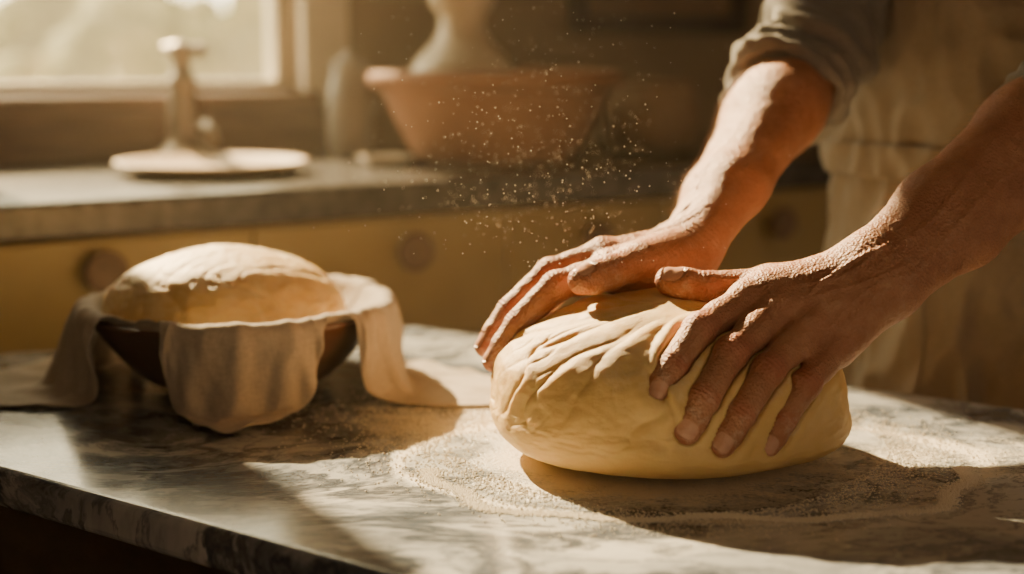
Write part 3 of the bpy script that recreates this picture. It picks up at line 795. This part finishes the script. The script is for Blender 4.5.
for sg in (1,-1):
    e=HC+rt*.031*sg+hf*.078+hu*.010; vv,ff=lathe([(.0001,-.011),(.008,-.008),(.0112,0),(.008,.008),(.0001,.011)],20,*e); ev.append((vv,ff))
v,f=merge(ev); obj('eyes',v,f,'eye',True,baker)

# ---------------------------------------------------------------- flour crumbs and airborne dust
def octas(pts,rads,flat=1.0):
    base=np.array([(1,0,0),(-1,0,0),(0,1,0),(0,-1,0),(0,0,1),(0,0,-1)],float); base[:,2]*=flat
    F=np.array([(0,2,4),(2,1,4),(1,3,4),(3,0,4),(2,0,5),(1,2,5),(3,1,5),(0,3,5)])
    n=len(pts); v=(pts[:,None,:]+base[None]*rads[:,None,None]).reshape(-1,3)
    f=(F[None]+np.arange(n)[:,None,None]*6).reshape(-1,3); return v,f
n=22000
th=rng.uniform(0,2*np.pi,n); rad=.17+np.abs(rng.normal(0,.035,n))+.015*np.sin(th*3)
arc_=np.array([rad*np.cos(th)*1.08+.135,rad*np.sin(th)*.85+1.165]).T
m2=rng.random(n)<.20
arc_[m2]=np.stack([rng.normal(-.06,.06,m2.sum()),rng.normal(1.27,.07,m2.sum())],1)
m3=rng.random(n)<.62; t3=rng.uniform(-3.0,-.1,m3.sum()); r3=.205+.012*np.sin(t3*5)+.006*np.sin(t3*13)+rng.normal(0,.0038,m3.sum())
arc_[m3]=np.stack([.15+r3*np.cos(t3)*1.15,1.140+r3*np.sin(t3)*.74],1)
rr_=rng.uniform(.0004,.0014,n); pts=np.stack([arc_[:,0],arc_[:,1],rr_*.5],1)
ok=((pts[:,0]-BX)**2+(pts[:,1]-BY)**2>.08**2)&(((pts[:,0]-.131)/.159)**2+((pts[:,1]-1.167)/.143)**2>1)&(pts[:,0]*.56+pts[:,1]*.83<1.35)&(pts[:,0]*.56+pts[:,1]*.83>.72)
v,f=octas(pts[ok],rr_[ok],.6); obj('spilled_flour',v,f,'flour')
n=1000
pts=np.stack([rng.normal(.02,.065,n),rng.uniform(1.10,1.5,n),.165+np.abs(rng.normal(0,.12,n))],1)
v,f=octas(pts,rng.uniform(.00035,.0009,n)); obj('airborne_flour_dust',v,f,'flour')

# ---------------------------------------------------------------- garden outside
g=empty('garden_hedge')
for i in range(16):
    d=rng.uniform(4.5,8.0); 
    w=WO+WY*d+WX*(.33*d+rng.uniform(-1.6,1.8))
    bm_r=rng.uniform(.30,.65); z=rng.uniform(-.45,.30)
    vs=[];nu,nv=40,24
    for a in range(nv):
        for b_ in range(nu):
            p=math.pi*a/(nv-1);t=2*math.pi*b_/nu; dd=V(math.sin(p)*math.cos(t),math.sin(p)*math.sin(t),math.cos(p))
            r_=bm_r*(1+.28*mnoise.noise(Vector(dd*2.4+i))+.12*mnoise.noise(Vector(dd*8+i)))
            pp=w+dd*r_+V(0,0,z)
            if a>nv*.8: pp[2]=FLOOR-.015
            pp[2]=max(pp[2],FLOOR-.015)
            vs.append(tuple(pp))
    fs=[(a*nu+b_,(a+1)*nu+b_,(a+1)*nu+(b_+1)%nu,a*nu+(b_+1)%nu) for a in range(nv-1) for b_ in range(nu)]
    obj('shrub_%d'%(i+1),vs,fs,'leaves',True,g)
wobj('garden_lawn',[box((-12,YW+.2,FLOOR-.1),(14,20,FLOOR-.02))],'grass')

# ---------------------------------------------------------------- dusty air filling the room
m=bpy.data.materials.new('dusty_air'); m.use_nodes=True; nt=m.node_tree; nt.nodes.remove(nt.nodes['Principled BSDF'])
vs_=nt.nodes.new('ShaderNodeVolumeScatter'); vs_.inputs['Color'].default_value=(1,.86,.64,1); vs_.inputs['Density'].default_value=.016; vs_.inputs['Anisotropy'].default_value=.6
nt.links.new(vs_.outputs[0],nt.nodes['Material Output'].inputs['Volume']); M['air']=m
wobj('dusty_air',[box((-2.09,-3.1,FLOOR+.01),(3.89,YW-.002,TOP-.01))],'air')

# ---------------------------------------------------------------- light
sd=bpy.data.lights.new('sun','SUN'); sd.energy=36; sd.angle=math.radians(.9); sd.color=(1,.72,.38)
so=bpy.data.objects.new('sun',sd); col.objects.link(so)
el=math.radians(32); dv=Vector((.53*math.cos(el),-.85*math.cos(el),-math.sin(el)))
so.rotation_euler=dv.to_track_quat('-Z','Y').to_euler(); so.location=(-1.5,4,2)
w=bpy.data.worlds.new('world'); bpy.context.scene.world=w; w.use_nodes=True; nt=w.node_tree; bg=nt.nodes['Background']
tc=nt.nodes.new('ShaderNodeTexCoord'); vm=nt.nodes.new('ShaderNodeVectorMath'); vm.operation='DOT_PRODUCT'
nt.links.new(tc.outputs['Generated'],vm.inputs[0]); vm.inputs[1].default_value=tuple(unit(V(-.5,.85,.3)))
mr=nt.nodes.new('ShaderNodeMapRange'); nt.links.new(vm.outputs['Value'],mr.inputs[0]); mr.inputs[1].default_value=-1
r=ramp(nt,mr.outputs[0],[(.0,(.34,.24,.155)),(.55,(.7,.52,.34)),(.9,(8.0,6.8,4.3))])
nt.links.new(r.outputs['Color'],bg.inputs['Color']); bg.inputs['Strength'].default_value=1.0

# ---------------------------------------------------------------- camera
cd=bpy.data.cameras.new('camera'); cam=bpy.data.objects.new('camera',cd); col.objects.link(cam)
cam.location=(0,0,.34); cam.rotation_euler=(math.radians(90-9.6),0,0); cd.lens=50; cd.sensor_width=36
cd.clip_start=.02; cd.dof.use_dof=True; cd.dof.focus_distance=1.13; cd.dof.aperture_fstop=2.2
bpy.context.scene.camera=cam
for o in list(col.objects):
    if o.parent is None:
        o.matrix_world=Matrix.Translation((0,0,.78))@o.matrix_basis
